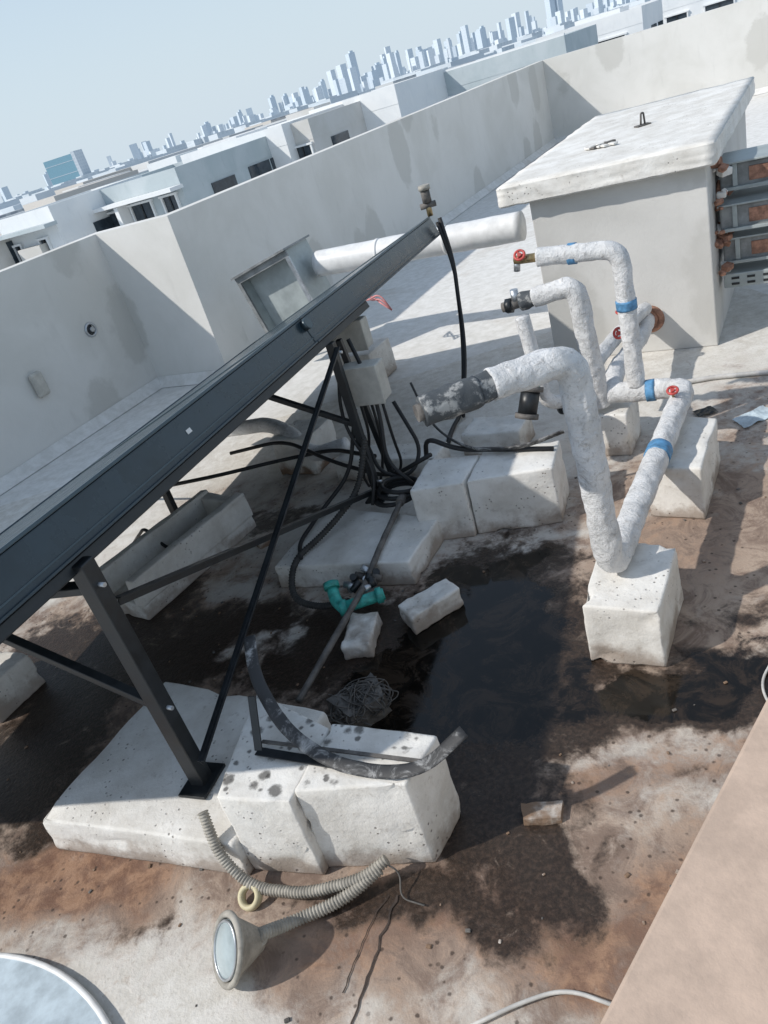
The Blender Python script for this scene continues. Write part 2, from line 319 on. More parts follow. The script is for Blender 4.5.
e2=Vector((.756,.654,0)).normalized(); n2v=Vector((.654,-.756,0)).normalized(); Mp=Matrix((e2,n2v,Vector((0,0,1)))).transposed().to_4x4(); Mp.translation=Vector((.058,.495,0))
g=empty('tan_parapet_wall',(.3,.5,0)); box('wall_body',Mp,(-2,4),(.02,.46),(-.002,1.17),M_wall,g); box('coping',Mp,(-2,4.05),(0,.5),(1.171,1.2),M_tan,g,.006)

# ------------------------------------------------------------------ shed
g=empty('rooftop_shed',WM(-1.3,7,0))
box('walls',FR,(-1.885,-.713),(5.60,8.4),(0,1.22),M_shed,g,.008)
bm=bmesh.new(); bmesh.ops.create_cube(bm,size=1)
for v in bm.verts: v.co=Vector((-2.07 if v.co.x<0 else -.64, 5.49 if v.co.y<0 else 8.55, 1.221 if v.co.z<0 else 1.36))
bmesh.ops.bevel(bm,geom=bm.edges[:],offset=.008,segments=2,affect='EDGES')
bmesh.ops.subdivide_edges(bm,edges=[e for e in bm.edges if e.calc_length()>.1],cuts=22,use_grid_fill=True)
bm.normal_update()
for v in bm.verts:
    v.co+=v.normal*(noise.noise(v.co*10)*.006+noise.noise(v.co*30)*.007)
for v in bm.verts: v.co=FR@v.co
mk('roof_slab',bm,M_block,g,True)
a=WM(-1.35,7.0,1.36); tube('rebar_stub',[a,a+Vector((0.01,0,.09)),a+Vector((.035,.01,.09)),a+Vector((.04,.01,.0))],.008,M_rod,g,.02,8); box('rebar_plate',Matrix.Translation(a),(-.04,.07),(-.04,.04),(-.004,.008),M_rod,g)
for k in range(9):
    c=WM(-1.5+random.uniform(-.12,.12),6.4+random.uniform(-.12,.12),1.365); box('rubble_bit',Matrix.Translation(c)@Matrix.Rotation(random.random()*3,4,'Z'),(-.04,.04),(-.02,.02),(0,.015),random.choice((M_blockD,M_rod)),g,.004)
hc=WM(-1.153,5.60,.25); torus('pipe_hole_rim',frameZ(hc,(-.57,-.82,0)),.080,.022,M_brick,g,28,8)
for k,z in enumerate((.96,.72,.48)):
    dg=empty('grey_metal_unit',WM(0,6.0,z)); o=(.07,-.05,.02)[k]
    box('casing',FR,(-.68,1.6),(5.90+o,6.25+o),(z,z+.165),M_unit,dg,.012)
    box('top_flange',FR,(-.69,1.6),(5.86+o,6.27+o),(z+.167,z+.18),M_duct,dg,.003)
    box('front_lip',FR,(-.66,1.6),(5.860+o,5.898+o),(z+.0,z+.022),M_duct,dg,.003)
    box('end_stiffener',FR,(-.60,-.57),(5.875+o,5.898+o),(z+.024,z+.164),M_duct,dg,.002)
    box('rust_patch_plate',FR,(-.50,-.36),(5.892+o,5.899+o),(z+.04,z+.13),M_brick,dg,.002)
for k in range(46):
    zz=random.choice((.68,.93,.45,1.16,.92,.69))+random.uniform(-.06,.06)
    c=WM(-.70+random.uniform(-.01,.06),5.78+random.uniform(0,.27),zz); s=random.uniform(.4,1.2); box('brick_fragment',Matrix.Translation(c)@Matrix.Rotation(random.uniform(-.8,.8),4,'X')@Matrix.Rotation(random.random()*3,4,'Z'),(-.035*s,.035*s),(-.03*s,.03*s),(-.022*s,.022*s),random.choice((M_brick,M_brick,M_blockD)),g,.008)
hb=empty('perforated_tray',WM(-.5,5.9,.3))
box('tray_body',FR,(-.68,.4),(5.86,6.1),(.32,.42),M_duct,hb,.006)
for i in range(5):
    for j in range(2): box('hole',FR,(-.63+.1*i,-.58+.1*i),(5.855,5.866),(.34+.04*j,.355+.04*j),M_steel,hb)

# ------------------------------------------------------------------ concrete blocks
def cb(name,c,z1,mat=M_block,z0=0,**k):
    cen=(sum(q[0] for q in c)/4,sum(q[1] for q in c)/4); g=empty(name,(*cen,0)); block('block',c,z0,z1,mat,g,**k); return g
def fr4(o,ln,ld):
    return [o,(o[0]+.8211*ln,o[1]-.5708*ln),(o[0]+.8211*ln+.5708*ld,o[1]-.5708*ln+.8211*ld),(o[0]+.5708*ld,o[1]+.8211*ld)]
def rot4(c,lx,ly,a):
    ca,sa=math.cos(a),math.sin(a); return [(c[0]+x*ca-y*sa,c[1]+x*sa+y*ca) for x,y in ((-lx/2,-ly/2),(lx/2*.92,-ly/2),(lx/2,ly/2*.9),(-lx/2*.95,ly/2))]
cb('concrete_slab',[(-1.62,2.27),(-.83,1.87),(-.46,2.37),(-1.19,2.91)],.17)
cb('concrete_block',[(-.81,1.885),(-.56,1.775),(-.405,2.04),(-.67,2.365)],.38,M_spot)
cb('concrete_block',[(-.545,1.80),(-.186,1.69),(-.052,1.85),(-.392,2.05)],.385,M_spot)
cb('concrete_block',[(.62,2.37),(.86,2.21),(1.10,2.55),(.86,2.76)],.28)
cb('concrete_block',[(1.28,3.23),(1.475,3.06),(1.79,3.49),(1.61,3.71)],.28)
cb('concrete_block',[(.16,3.65),(.435,3.55),(.60,3.83),(.33,3.95)],.33)
cb('concrete_block',[(.455,3.56),(.88,3.42),(1.02,3.70),(.63,3.86)],.33)
cb('concrete_slab',[(-.66,3.65),(.04,3.28),(.27,3.62),(-.32,4.14)],.15)
cb('concrete_block',fr4((1.22,4.05),.30,.3),.27)
cb('concrete_block',fr4((-.62,5.15),.32,.35),.28,M_blockD)
cb('concrete_block',fr4((-.22,4.75),.75,.22),.16)
cb('concrete_block',fr4((.62,4.55),.4,.25),.15)
cb('concrete_block',fr4((-2.45,3.42),.36,.3),.2)
cb('concrete_block',fr4((-.05,6.6),.4,.4),.3)
cb('concrete_rubble',rot4((.08,3.0),.29,.14,.40),.105,M_block,bev=.008,rough=.009)
cb('concrete_rubble',rot4((-.27,2.96),.14,.25,-.3),.085,M_block,bev=.008,rough=.009)
tg=empty('concrete_channel',(-1.3,4.3,0))
o=Vector((-1.56,3.86)); dd=Vector((.66,.75)).normalized(); pp=Vector((dd.y,-dd.x))
def q4(a0,a1,b0,b1): return [tuple(o+dd*a0+pp*b0),tuple(o+dd*a0+pp*b1),tuple(o+dd*a1+pp*b1),tuple(o+dd*a1+pp*b0)]
block('base',q4(0,.95,-.22,.16),0,.10,M_block,tg); block('side',q4(.0,.95,.10,.17),.09,.26,M_block,tg); block('side_far',q4(.0,.95,-.24,-.17),.09,.26,M_block,tg); block('end',q4(.87,.95,-.17,.10),.09,.24,M_block,tg)
def rock(name,c,s,rot,mat,parent=None):
    g=parent or empty(name,c); bm=bmesh.new(); bmesh.ops.create_cube(bm,size=1); bmesh.ops.subdivide_edges(bm,edges=bm.edges[:],cuts=7,use_grid_fill=True)
    R=Matrix.Rotation(rot,3,'Z')
    for v in bm.verts:
        d=v.co.copy(); d.x*=1+.15*d.y; v.co=Vector((d.x*s[0],d.y*s[1],d.z*s[2])); v.co+=d.normalized()*(noise.noise(v.co*9+Vector(c))*min(s)*.3+noise.noise(v.co*35)*min(s)*.15); v.co=R@v.co+Vector(c)
    mk('stone',bm,mat,g,False)
rock('concrete_rubble',(.2,1.74,.012),(.13,.065,.03),-.3,M_blockD); rock('concrete_rubble',(-.75,4.2,.02),(.1,.06,.04),.3,M_blockD)
g=empty('debris_scatter',(0,2.5,0))
for k in range(190):
    x=random.uniform(-2,1.8); y=random.uniform(1.2,4.4); s=random.uniform(.003,.009)
    if -.1<x<1.2 and 2.1<y<3.2: continue
    box('chip',Matrix.Translation((x,y,0))@Matrix.Rotation(random.random()*3,4,'Z'),(-s,s),(-s*.7,s*.7),(0,s*.8),random.choice((M_blockD,M_blockD,M_rod)),g,s*.25,1)
g=empty('tangled_mesh_bundle',(-.33,2.48,.09))
rng=random.Random(3)
for k in range(60):
    pts=[]; ax=Vector((rng.gauss(0,1),rng.gauss(0,1),rng.gauss(0,1))).normalized(); u=ax.orthogonal().normalized(); v=ax.cross(u); sc1=rng.uniform(.7,1.05)
    for i in range(9):
        a=i/8*rng.uniform(3,5); dvec=u*math.cos(a)+v*math.sin(a); rr=sc1*(1+.45*noise.noise(dvec*3+Vector((k,0,0))))
        pts.append(Vector((-.33,2.48,.065))+Vector((dvec.x*.14,dvec.y*.11,dvec.z*.06))*rr)
    tube('strand',pts,.003,M_rod,g,.03,4)
rock('core',(-.33,2.48,.05),(.19,.15,.09),.4,M_rod,g)

# ------------------------------------------------------------------ solar collector
g=empty('solar_panel',(-.955,2.2,0))
O=Vector((-.955,2.2,1.212)); X=Vector((.455,.89,-.026)).normalized(); mdir=Vector((-.89,.455,0)).normalized(); tl=math.radians(20.8)
Y=(mdir*math.cos(tl)-Vector((0,0,math.sin(tl)))); Y=(Y-X*X.dot(Y)).normalized(); Z=X.cross(Y)
MP=Matrix((X,Y,Z)).transposed().to_4x4(); MP.translation=O
TH=.145
for i,(a,b) in enumerate(((-.55,1.945),(1.952,4.44))):
    box('collector_tray',MP,(a,b),(0,2.0),(0,TH),M_frame,g,.004)
    for nm,xx,yy in (('lip_high',(a,b),(-.004,.035)),('lip_low',(a,b),(1.965,2.004)),('lip_end',(a-.003,a+.035),(.036,1.964)),('lip_end2',(b-.035,b+.003),(.036,1.964))):
        box(nm,MP,xx,yy,(TH+.001,TH+.014),M_frameL,g,.003)
    box('glazing',MP,(a+.036,b-.036),(.036,1.964),(TH+.001,TH+.006),M_glass,g)
    box('side_groove',MP,(a,b),(-.005,-.001),(.030,.036),M_frameL,g)
    box('side_flange',MP,(a,b),(-.016,-.001),(0,.010),M_frame,g,.002)
pt=MP@Vector((1.95,-.002,.11)); cyl('joint_cap',pt,pt-Y*.03,.03,M_frameL,g,16)
box('sticker',MP,(.75,.78),(-.003,-.001),(.065,.083),M_white,g)
box('support_rail',MP,(-.5,2.75),(.02,.065),(-.046,-.004),M_steel,g,.004)
box('support_rail_low',MP,(-.5,4.3),(1.6,1.645),(-.06,-.005),M_steel,g,.004)
def tri(bx,by,zb,ztop,wd):
    beam('rear_post',(bx,by,zb),(bx-.002,by,ztop),wd,wd,M_steel,g)
    box('foot_plate',Matrix.Translation((bx,by,zb))@Matrix.Rotation(math.radians(63),4,'Z'),(-.08,.08),(-.06,.06),(-.004,.008),M_steel,g,.002)
tri(-.955,2.2,.175,1.19,.062); tri(0,4.07,.15,1.11,.045)
fx=.89*1.5; fy=.455*1.5
for (bx,by,zb) in ((-.955,2.2,0),(0,4.07,0)):
    beam('front_leg',(bx-fx,by+fy,0),(bx-fx,by+fy,.55),.045,.045,M_steel,g)
beam('x_brace',(-.93,2.25,1.0),(-.02,4.03,.22),.035,.006,M_steel,g,.001); beam('x_brace_flange',(-.93,2.25,.985),(-.02,4.03,.205),.006,.03,M_steel,g,.001)
beam('x_brace2',(-.91,2.16,.30),(.03,4.05,1.08),.03,.006,M_steel,g,.001); beam('x_brace2_flange',(-.91,2.16,.29),(.03,4.05,1.07),.006,.028,M_steel,g,.001)
beam('side_strut',(-.955,2.2,.56),(-.955-.89*.62,2.2+.455*.62,.92),.035,.03,M_steel,g)
beam('side_strut',(-.955,2.2,1.09),(-.955-.89*.3,2.2+.455*.3,1.07),.05,.03,M_steel,g)
beam('side_strut',(0,4.07,.62),(-.55,4.35,.93),.03,.03,M_steel,g)
beam('rear_post2',(.12,4.33,.15),(.05,4.30,1.05),.035,.035,M_steel,g)
for (x,y,z) in ((-.955,2.2,1.1),(-.955,2.2,.56),(0,4.07,1.05),(0,4.07,.25)):
    cyl('bolt',(x,y,z),(x+.045,y-.03,z),.008,M_silver,g,8)
g2=empty('air_release_valve',(1.06,6.12,1.3)); b0=Vector((1.02,6.14,1.25))
cyl('stem',b0,b0+Vector((0,0,.1)),.022,M_brass,g2); cyl('body',b0+Vector((0,0,.1)),b0+Vector((0,0,.19)),.035,M_rod,g2); cyl('cap',b0+Vector((0,0,.19)),b0+Vector((0,0,.225)),.045,M_greyc,g2); cyl('elbow',b0+Vector((-.06,0,.08)),b0+Vector((.06,-.01,.08)),.022,M_rod,g2)
g2=empty('black_hose',(.9,5.5,0))
tube('hose',[(1.08,6.12,1.22),(1.10,6.05,.9),(.98,5.7,.4),(.78,5.2,.05),(.62,4.95,.02),(.55,4.75,.02)],.016,M_rub,g2,.25,10)
tube('hose2',[(1.05,6.1,1.2),(1.09,6.03,.85),(.97,5.62,.35),(.75,5.1,.03)],.012,M_rub,g2,.25,10)
g2=empty('junction_box',(.12,4.2,.8)); mb=Matrix.Translation((.12,4.2,.80))@Matrix.Rotation(math.radians(-30),4,'Z')
box('body',mb,(-.12,.12),(-.06,.06),(-.11,.11),M_beige,g2,.01); box('lid',mb,(-.125,.125),(-.075,-.061),(-.115,.115),M_beige,g2,.006)
for dx in (-.07,0,.07): 
    a=mb@Vector((dx,0,-.11)); tube('cable',[a,a+Vector((0,0,-.25)),a+Vector((-.05+dx,.1,-.5)),a+Vector((-.1,.25,-.66))],.009,M_rub,g2,.12,8)
g2=empty('junction_box',(.1,4.5,1.0)); mb=Matrix.Translation((.14,4.7,.95))@Matrix.Rotation(math.radians(-30),4,'Z'); box('body',mb,(-.11,.11),(-.05,.05),(-.09,.09),M_beige,g2,.01); box('lid',mb,(-.115,.115),(-.062,-.051),(-.095,.095),M_beige,g2,.005)

# ------------------------------------------------------------------ insulated pipes
def band(a,b,r_,parent): tube('blue_band',[a,b],r_,M_blue,parent,.01,24,.01,.05)
def lerp(a,b,t): return Vector(a).lerp(Vector(b),t)
def handle(c,parent,s=1,nz=(0,0,1)):
    c=Vector(c); nz=Vector(nz).normalized(); cyl('valve_stem',c,c+nz*.05*s,.009*s,M_brass,parent,10); Mx=frameZ(c+nz*.055*s,nz); torus('red_wheel',Mx,.030*s,.008*s,M_red,parent,20,8); cyl('hub',c+nz*.045*s,c+nz*.065*s,.013*s,M_red,parent,10)
    for k in range(3):
        d=Mx.to_3x3()@Vector((math.cos(k*2.1),math.sin(k*2.1),0)); cyl('spoke',c+nz*.055*s,c+nz*.055*s+d*.03*s,.006*s,M_red,parent,6)
g=empty('insulated_pipe',(.78,2.46,0)); R=.056
tube('pipe_wrap',[(.47,2.42,1.25),(.765,2.46,1.25),(.79,2.46,.345),(1.77,3.77,.37),(1.387,4.04,.355)],R,M_wrap,g,.10,26,.01,.14)
tube('peeled_end',[(.22,2.38,1.25),(.42,2.405,1.25)],.054,M_tape,g,.05,24,.008,.14); tube('joint',[(.415,2.405,1.25),(.475,2.42,1.25)],.050,M_tape,g,.05,20,.01,.2)
cyl('pipe_bore',(.2,2.377,1.25),(.24,2.383,1.25),.03,M_rod,g)
a=(.79,2.46,.345);b=(1.77,3.77,.37); band(lerp(a,b,.53),lerp(a,b,.58),.061,g); 
g=empty('insulated_pipe',(1.56,3.92,0))
tube('pipe_wrap',[(1.56,3.92,.40),(1.56,3.92,1.16),(1.20,4.15,1.19)],.049,M_wrap,g,.09,22,.01,.13)
band((1.56,3.92,.84),(1.56,3.92,.89),.055,g); a=(1.56,3.92,1.16);b=(1.125,4.22,1.19); band(lerp(a,b,.42),lerp(a,b,.5),.055,g)
cyl('outlet',(1.21,4.14,1.19),(1.10,4.235,1.19),.024,M_brass,g); handle((1.13,4.21,1.19),g,.9,(-.3,-.6,.6)); cyl('tip',(1.11,4.23,1.19),(1.10,4.235,1.13),.018,M_silver,g)
band((1.60,3.885,.362),(1.64,3.86,.364),.061,g)
g=empty('insulated_pipe',(1.33,4.02,0))
tube('pipe_wrap',[(1.38,4.02,.30),(1.33,4.0,1.03),(1.14,4.13,.99)],.056,M_wrap,g,.09,22,.01,.13)
tube('peeled_end',[(1.19,4.10,1.0),(1.07,4.175,.975)],.047,M_tape,g,.05,18,.01,.25)
cyl('valve_body',(1.09,4.165,.975),(.98,4.23,.96),.027,M_rod,g); cyl('valve_nut',(1.03,4.2,.965),(1.0,4.22,.963),.042,M_steel,g,6); cyl('valve_tee',(1.05,4.19,.97),(1.05,4.19,1.05),.022,M_silver,g)
g=empty('insulated_pipe',(2.0,4.8,0))
tube('pipe_wrap',[(2.247,5.28,.25),(2.05,4.95,.27),(1.56,4.25,.36),(1.46,4.0,.36)],.055,M_wrap,g,.15,20,.01,.13); tube('pipe_wrap2',[(2.20,5.2,.36),(1.85,4.8,.40),(1.42,4.25,.44)],.046,M_wrap,g,.15,20,.01,.13)
torus('rusty_collar',frameZ((2.235,5.26,.25),(.45,.8,0)),.058,.018,M_brick,g)
handle((1.56,4.02,.68),g,.9,(-.6,-.5,.3)); handle((1.62,3.60,.42),g,.85,(-.2,-.4,1)); handle((1.9,4.9,.45),g,.9,(0,-.2,1))
g=empty('check_valve',(.95,3.9,.5))
cyl('body',(.96,3.86,.60),(.90,3.83,.46),.052,M_steel,g); cyl('flange',(.965,3.865,.605),(.955,3.858,.58),.066,M_rod,g); cyl('flange2',(.905,3.832,.475),(.895,3.826,.45),.064,M_rod,g); torus('gasket',frameZ((.97,3.868,.612),(.3,.2,.9)),.035,.012,M_teal,g)
tube('grey_riser',[(1.02,4.0,.95),(1.05,3.95,.45),(1.36,4.04,.34)],.04,M_wrap,g,.07,16,.012,.06)
cyl('union',(1.22,4.0,.37),(1.30,4.02,.355),.06,M_steel,g); cyl('union2',(1.14,3.97,.40),(1.18,3.98,.385),.055,M_steel,g)

# ------------------------------------------------------------------ big duct pipe and cowl
g=empty('ventilation_duct',(1,6.9,0)); tube('round_duct',[(1.80,6.50,.9),(.12,7.58,.92)],.118,M_white,g,.1,32,.05,.03)
for t in (.33,.66): a=lerp((1.80,6.50,.9),(.12,7.58,.92),t); b=lerp((1.80,6.50,.9),(.12,7.58,.92),t+.015); cyl('seam',a,b,.123,M_white,g,32)
mb=Matrix.Translation((-.22,7.72,.72))@FR.to_3x3().to_4x4()@Matrix.Rotation(math.radians(-14),4,'Y')
for nm,x,y,z,mt in (('side_l',(-.32,-.31),(-.2,.2),(-.32,.36),M_duct),('side_r',(.31,.32),(-.2,.2),(-.32,.36),M_duct),('back',(-.309,.309),(.18,.19),(-.32,.36),M_duct),('top',(-.36,.36),(-.26,.22),(.362,.38),M_unit),('bottom',(-.309,.309),(-.2,.179),(-.32,-.31),M_duct),('inner_panel',(-.308,.308),(-.08,-.07),(-.30,.35),M_duct),('flange_b',(-.35,.35),(-.225,-.205),(-.35,-.31),M_silver),('flange_t',(-.35,.35),(-.225,-.205),(.30,.36),M_unit),('flange_l',(-.35,-.31),(-.225,-.205),(-.309,.299),M_unit),('flange_r',(.31,.35),(-.225,-.205),(-.309,.299),M_silver)):
    box(nm,mb,x,y,z,mt,g)
for dx in (-.3,.3): beam('leg',(-.22+dx*.82,7.72-dx*.57,0),(-.22+dx*.82,7.72-dx*.57,.45),.04,.04,M_duct,g)
for k in range(3): tube('pink_wire',[(.3,7.2,.75),(.42+.05*k,7.1,.55),(.55,7.0,.62-.05*k),(.62,6.95,.45)],.008,M_pink,g,.08,6)

# ------------------------------------------------------------------ small parts
g=empty('teal_pipe_fitting',(-.2,3.2,0))
tube('tee',[(-.33,3.13,.10),(-.12,3.14,.10)],.030,M_teal,g,.02,14); tube('elbow',[(-.33,3.13,.10),(-.36,3.19,.11),(-.36,3.25,.16)],.030,M_teal,g,.05,14)
cyl('collar',(-.16,3.14,.10),(-.13,3.14,.10),.040,M_teal,g); cyl('collar2',(-.35,3.13,.10),(-.31,3.13,.10),.038,M_teal,g); cyl('collar3',(-.36,3.24,.155),(-.36,3.265,.175),.040,M_teal,g)
for k in range(14):
    a=Vector((-.2+random.uniform(-.07,.11),3.24+random.uniform(-.06,.08),.12)); cyl('metal_fitting',a,a+Vector((random.uniform(-.07,.07),random.uniform(-.05,.05),random.uniform(-.02,.07))),.018,random.choice((M_rod,M_silver,M_steel)),g,10)
g=empty('grey_drain_pipe',(-.2,3.2,0)); tube('rod',[(.12,3.85,.20),(-.08,3.45,.17),(-.2,3.2,.14),(-.33,2.98,.13),(-.60,2.62,.05)],.016,M_rod,g,.05,10,.02,.15)
cyl('end_cap',(.13,3.87,.20),(.10,3.81,.20),.026,M_rod,g)
g=empty('thin_floor_pipe',(2.3,4.4,0)); tube('pipe',[(1.95,4.62,.02),(2.3,4.5,.02),(2.9,4.12,.02)],.016,M_dim,g,.05,10)
g=empty('corrugated_hose',(-.4,3.6,0))
tube('hose',[(.02,4.0,.55),(-.1,3.9,.3),(-.35,3.75,.19),(-.55,3.6,.17),(-.60,3.42,.05),(-.45,3.28,.04),(-.3,3.2,.08)],.017,M_hose,g,.12,10,0,0,.15,.016)
tube('hose2',[(.02,4.1,.7),(-.12,4.05,.35),(-.35,4.0,.2),(-.5,3.75,.18),(-.50,3.6,.17)],.012,M_rub,g,.12,10)
for k in range(3):
    torus('coil',frameZ((.10+.02*k,3.98,.17+.025*k),(.1*k,.05,1)),.13-.01*k,.014,M_rub,g,32,8)
g=empty('loose_cable',(-.9,4.9,0))
tube('cable',[(-1.45,4.95,.28),(-1.0,4.85,.27),(-.6,4.95,.2),(-.2,4.8,.22),(.05,4.3,.3)],.014,M_rub,g,.15,8)
tube('cable2',[(-3.0,5.6,.03),(-2.6,5.75,.04),(-2.2,5.5,.03),(-1.9,5.6,.04),(-1.3,5.0,.27)],.012,M_rub,g,.15,8)
tube('cable3',[(-1.7,4.7,.02),(-1.45,4.4,.27),(-1.35,4.3,.12),(-1.1,4.2,.1)],.011,M_rub,g,.08,8)
tube('cable4',[(-.9,5.1,.3),(-.5,4.9,.35),(-.2,4.5,.25),(.1,4.15,.2),(.35,3.95,.36)],.013,M_rub,g,.15,8)
# hanging hoses beside the rear post
tube('drop_hose',[(.10,4.25,1.05),(.16,4.15,.7),(.10,4.05,.35),(.22,3.95,.2)],.012,M_rub,g,.2,8)
tube('drop_hose2',[(.02,4.2,1.0),(-.08,4.1,.65),(.02,4.0,.35),(-.05,3.9,.19)],.010,M_rub,g,.2,8)
tube('loop_hose',[(.25,4.3,.6),(.33,4.2,.3),(.22,4.08,.2),(.05,4.15,.24),(.02,4.3,.45)],.012,M_rub,g,.15,8)
g=empty('white_elbow_pipe',(-.6,5.2,0)); tube('pipe',[(-1.0,5.95,.18),(-.62,5.45,.3),(-.45,5.15,.28),(-.35,4.95,.15),(-.1,4.85,.2)],.055,M_wrap,g,.15,16,.02,.05)
g=empty('rubber_edge_strip',(.7,3.8,.3))
tube('strip',[(.36,4.1,.75),(.40,4.0,.5),(.55,3.85,.36),(.8,3.66,.37),(1.02,3.6,.42)],.020,M_strip,g,.2,8,.03,0,0,.02,.35)
tube('strip2',[(.33,4.05,.3),(.35,4.0,.45),(.5,3.9,.36),(.95,3.6,.34)],.014,M_rub,g,.1,8)
g=empty('curved_rubber_strip',(-.3,1.9,.4))
tube('strip',[(-.61,2.36,.62),(-.61,2.2,.56),(-.54,2.0,.46),(-.40,1.84,.41),(-.26,1.75,.40),(-.12,1.70,.41),(.03,1.74,.47)],.024,M_strip,g,.16,10,.02,.05,0,.02,.22)
g=empty('steel_angle_bracket',(-.5,2,.4)); beam('flat',(-.66,2.02,.392),(-.27,1.765,.398),.035,.005,M_steel,g,.001); beam('upright',(-.655,2.02,.392),(-.62,2.10,.56),.03,.006,M_steel,g,.001); beam('flat2',(-.64,2.05,.40),(-.12,1.74,.402),.014,.006,M_rod,g,.001)
g=empty('flexible_conduit',(-.6,1.8,0))
tube('conduit',[(-.90,1.95,.27),(-.885,1.86,.14),(-.80,1.78,.04),(-.62,1.70,.035),(-.42,1.67,.06),(-.33,1.69,.09)],.018,M_greyc,g,.07,12,0,0,.16,.011)
tube('conduit2',[(-.76,1.56,.10),(-.68,1.62,.03),(-.5,1.64,.03),(-.36,1.68,.07)],.019,M_greyc,g,.09,12,0,0,.16,.011)
tube('wire',[(-.34,1.68,.09),(-.30,1.66,.05),(-.32,1.60,.01),(-.25,1.55,.01)],.003,M_rod,g,.03,6)
g=empty('flood_lamp',(-.84,1.53,.1)); nz=Vector((-.72,-.38,.55)).normalized(); Mx=frameZ((-.85,1.53,.12),nz)@Matrix.Scale(1.08,4)
torus('rim',Mx@Matrix.Diagonal((.85,1.1,1,1)),.090,.010,M_greyc,g,40,10); torus('inner_rim',Mx@Matrix.Translation((0,0,.008))@Matrix.Diagonal((.85,1.1,1,1)),.074,.004,M_silver,g,40,8)
bm=bmesh.new(); bmesh.ops.create_uvsphere(bm,u_segments=28,v_segments=14,radius=.078)
for v in bm.verts: v.co=Mx@Matrix.Diagonal((.85,1.1,1,1))@Vector((v.co.x,v.co.y,v.co.z*(.22 if v.co.z>0 else .2)))
mk('lens',bm,M_lens,g,True)
bm=bmesh.new(); bmesh.ops.create_cone(bm,segments=28,radius1=.03,radius2=.09,depth=.10,cap_ends=True)
for v in bm.verts: v.co=Mx@Matrix.Diagonal((.85,1.1,1,1))@(v.co+Vector((0,0,-.055)))
mk('housing',bm,M_greyc,g); tube('neck',[Mx@Vector((0,0,-.1)),(-.76,1.56,.09)],.026,M_greyc,g,.02,12)
g=empty('tape_roll',(-.82,1.765,.03)); Mx=frameZ((-.815,1.76,.03),(-.3,-.5,.8)); torus('tape_ring',Mx@Matrix.Diagonal((1,1,1.6,1)),.034,.011,M_cream,g,28,8)
g=empty('plastic_hose_coil',(1.35,2.0,0)); tube('white_hose',[(1.6,2.3,.01),(1.3,2.15,.012),(1.10,1.98,.012),(1.07,1.83,.012),(1.2,1.6,.01)],.005,M_dim,g,.2,8)
g=empty('plastic_hose_coil',(0,1.2,0)); tube('white_hose',[(-.2,1.17,.012),(-.05,1.19,.012),(.08,1.19,.012),(.2,1.10,.012)],.006,M_dim,g,.15,8)
g=empty('paper_scrap',(2.15,3.85,0)); bm=bmesh.new(); bmesh.ops.create_grid(bm,x_segments=10,y_segments=10,size=.5)
for v in bm.verts: v.co=Vector((2.2+v.co.x*.22,3.86+v.co.y*.14+v.co.x*.05,.012+.012*noise.noise(v.co*4)))
mk('sheet',bm,M_pale,g)
g=empty('paper_scrap',(2.0,4.0,0)); bm=bmesh.new(); bmesh.ops.create_grid(bm,x_segments=6,y_segments=6,size=.5)
for v in bm.verts: v.co=Vector((2.03+v.co.x*.12,4.1+v.co.y*.09,.014+.012*noise.noise(v.co*4)))
mk('sheet',bm,M_steel,g)
g=empty('water_tank_lid',(-2.03,.99,0)); cyl('disc',(-2.06,.95,0),(-2.06,.95,.03),.955,M_pale,g,96); torus('rim',Matrix.Translation((-2.06,.95,.025)),.955,.011,M_white,g,96,10)  # disc is tinted as if in bluish shade

# ------------------------------------------------------------------ surroundings
bm=bmesh.new(); bmesh.ops.create_circle(bm,cap_ends=True,segments=64,radius=9000)
for v in bm.verts: v.co.z=-10
mk('ground',bm,simple('sandy_ground',(.46,.49,.51),.95,0,.12,.02,0))
def villa(name,x,y,wn,ld,z1,mat,wins=(),extra=()):
    g=empty(name,(x,y,0)); Mx=Matrix.Translation((x,y,0))@FR
    box('walls',Mx,(-wn/2,wn/2),(0,ld),(-10,z1-.6),mat,g)
    for nm,a,b in (('parapet_f',(-wn/2-.01,wn/2+.01),(-.01,.2)),('parapet_b',(-wn/2-.01,wn/2+.01),(ld-.2,ld+.01)),('parapet_l',(-wn/2-.01,-wn/2+.2),(.2,ld-.2)),('parapet_r',(wn/2-.2,wn/2+.01),(.2,ld-.2))):
        box(nm,Mx,a,b,(z1-.599,z1),mat,g)
    for (a,b,c,d) in wins:
        box('window_glass',Mx,(a,b),(-.02,.02),(c,d),M_win,g)
        for xx in (a-.06,b): box('frame_v',Mx,(xx,xx+.06),(-.08,-.003),(c,d),M_villaW,g)
        box('sill',Mx,(a-.1,b+.1),(-.14,-.003),(c-.07,c-.002),M_villaW,g); box('head',Mx,(a-.1,b+.1),(-.1,-.003),(d+.002,d+.06),M_villaW,g)
        box('mullion',Mx,((a+b)/2-.025,(a+b)/2+.025),(-.05,-.021),(c,d),M_steel,g)
        box('window_side',Mx,(wn/2-.02,wn/2+.03),(1+a+wn/2,2.2+a+wn/2),(c-.2,d),M_win,g)
    for (a,b,c,d,e,f,mt) in extra: box('roof_room',Mx,(a,b),(c,d),(e,f),mt,g)
W1=[(-1.4,-.5,.3,1.2),(.3,1.5,.3,1.2)]
villa('white_villa',-7.4,25,2.4,4,1.80,M_villaW,[(-.9,-.6,.2,1.0),(.3,.6,.2,1.0)],[(-1.3,1.3,-.5,-.02,1.3,1.4,M_villaG),(-.5,.5,-.3,-.02,-.4,.9,M_villaB)])
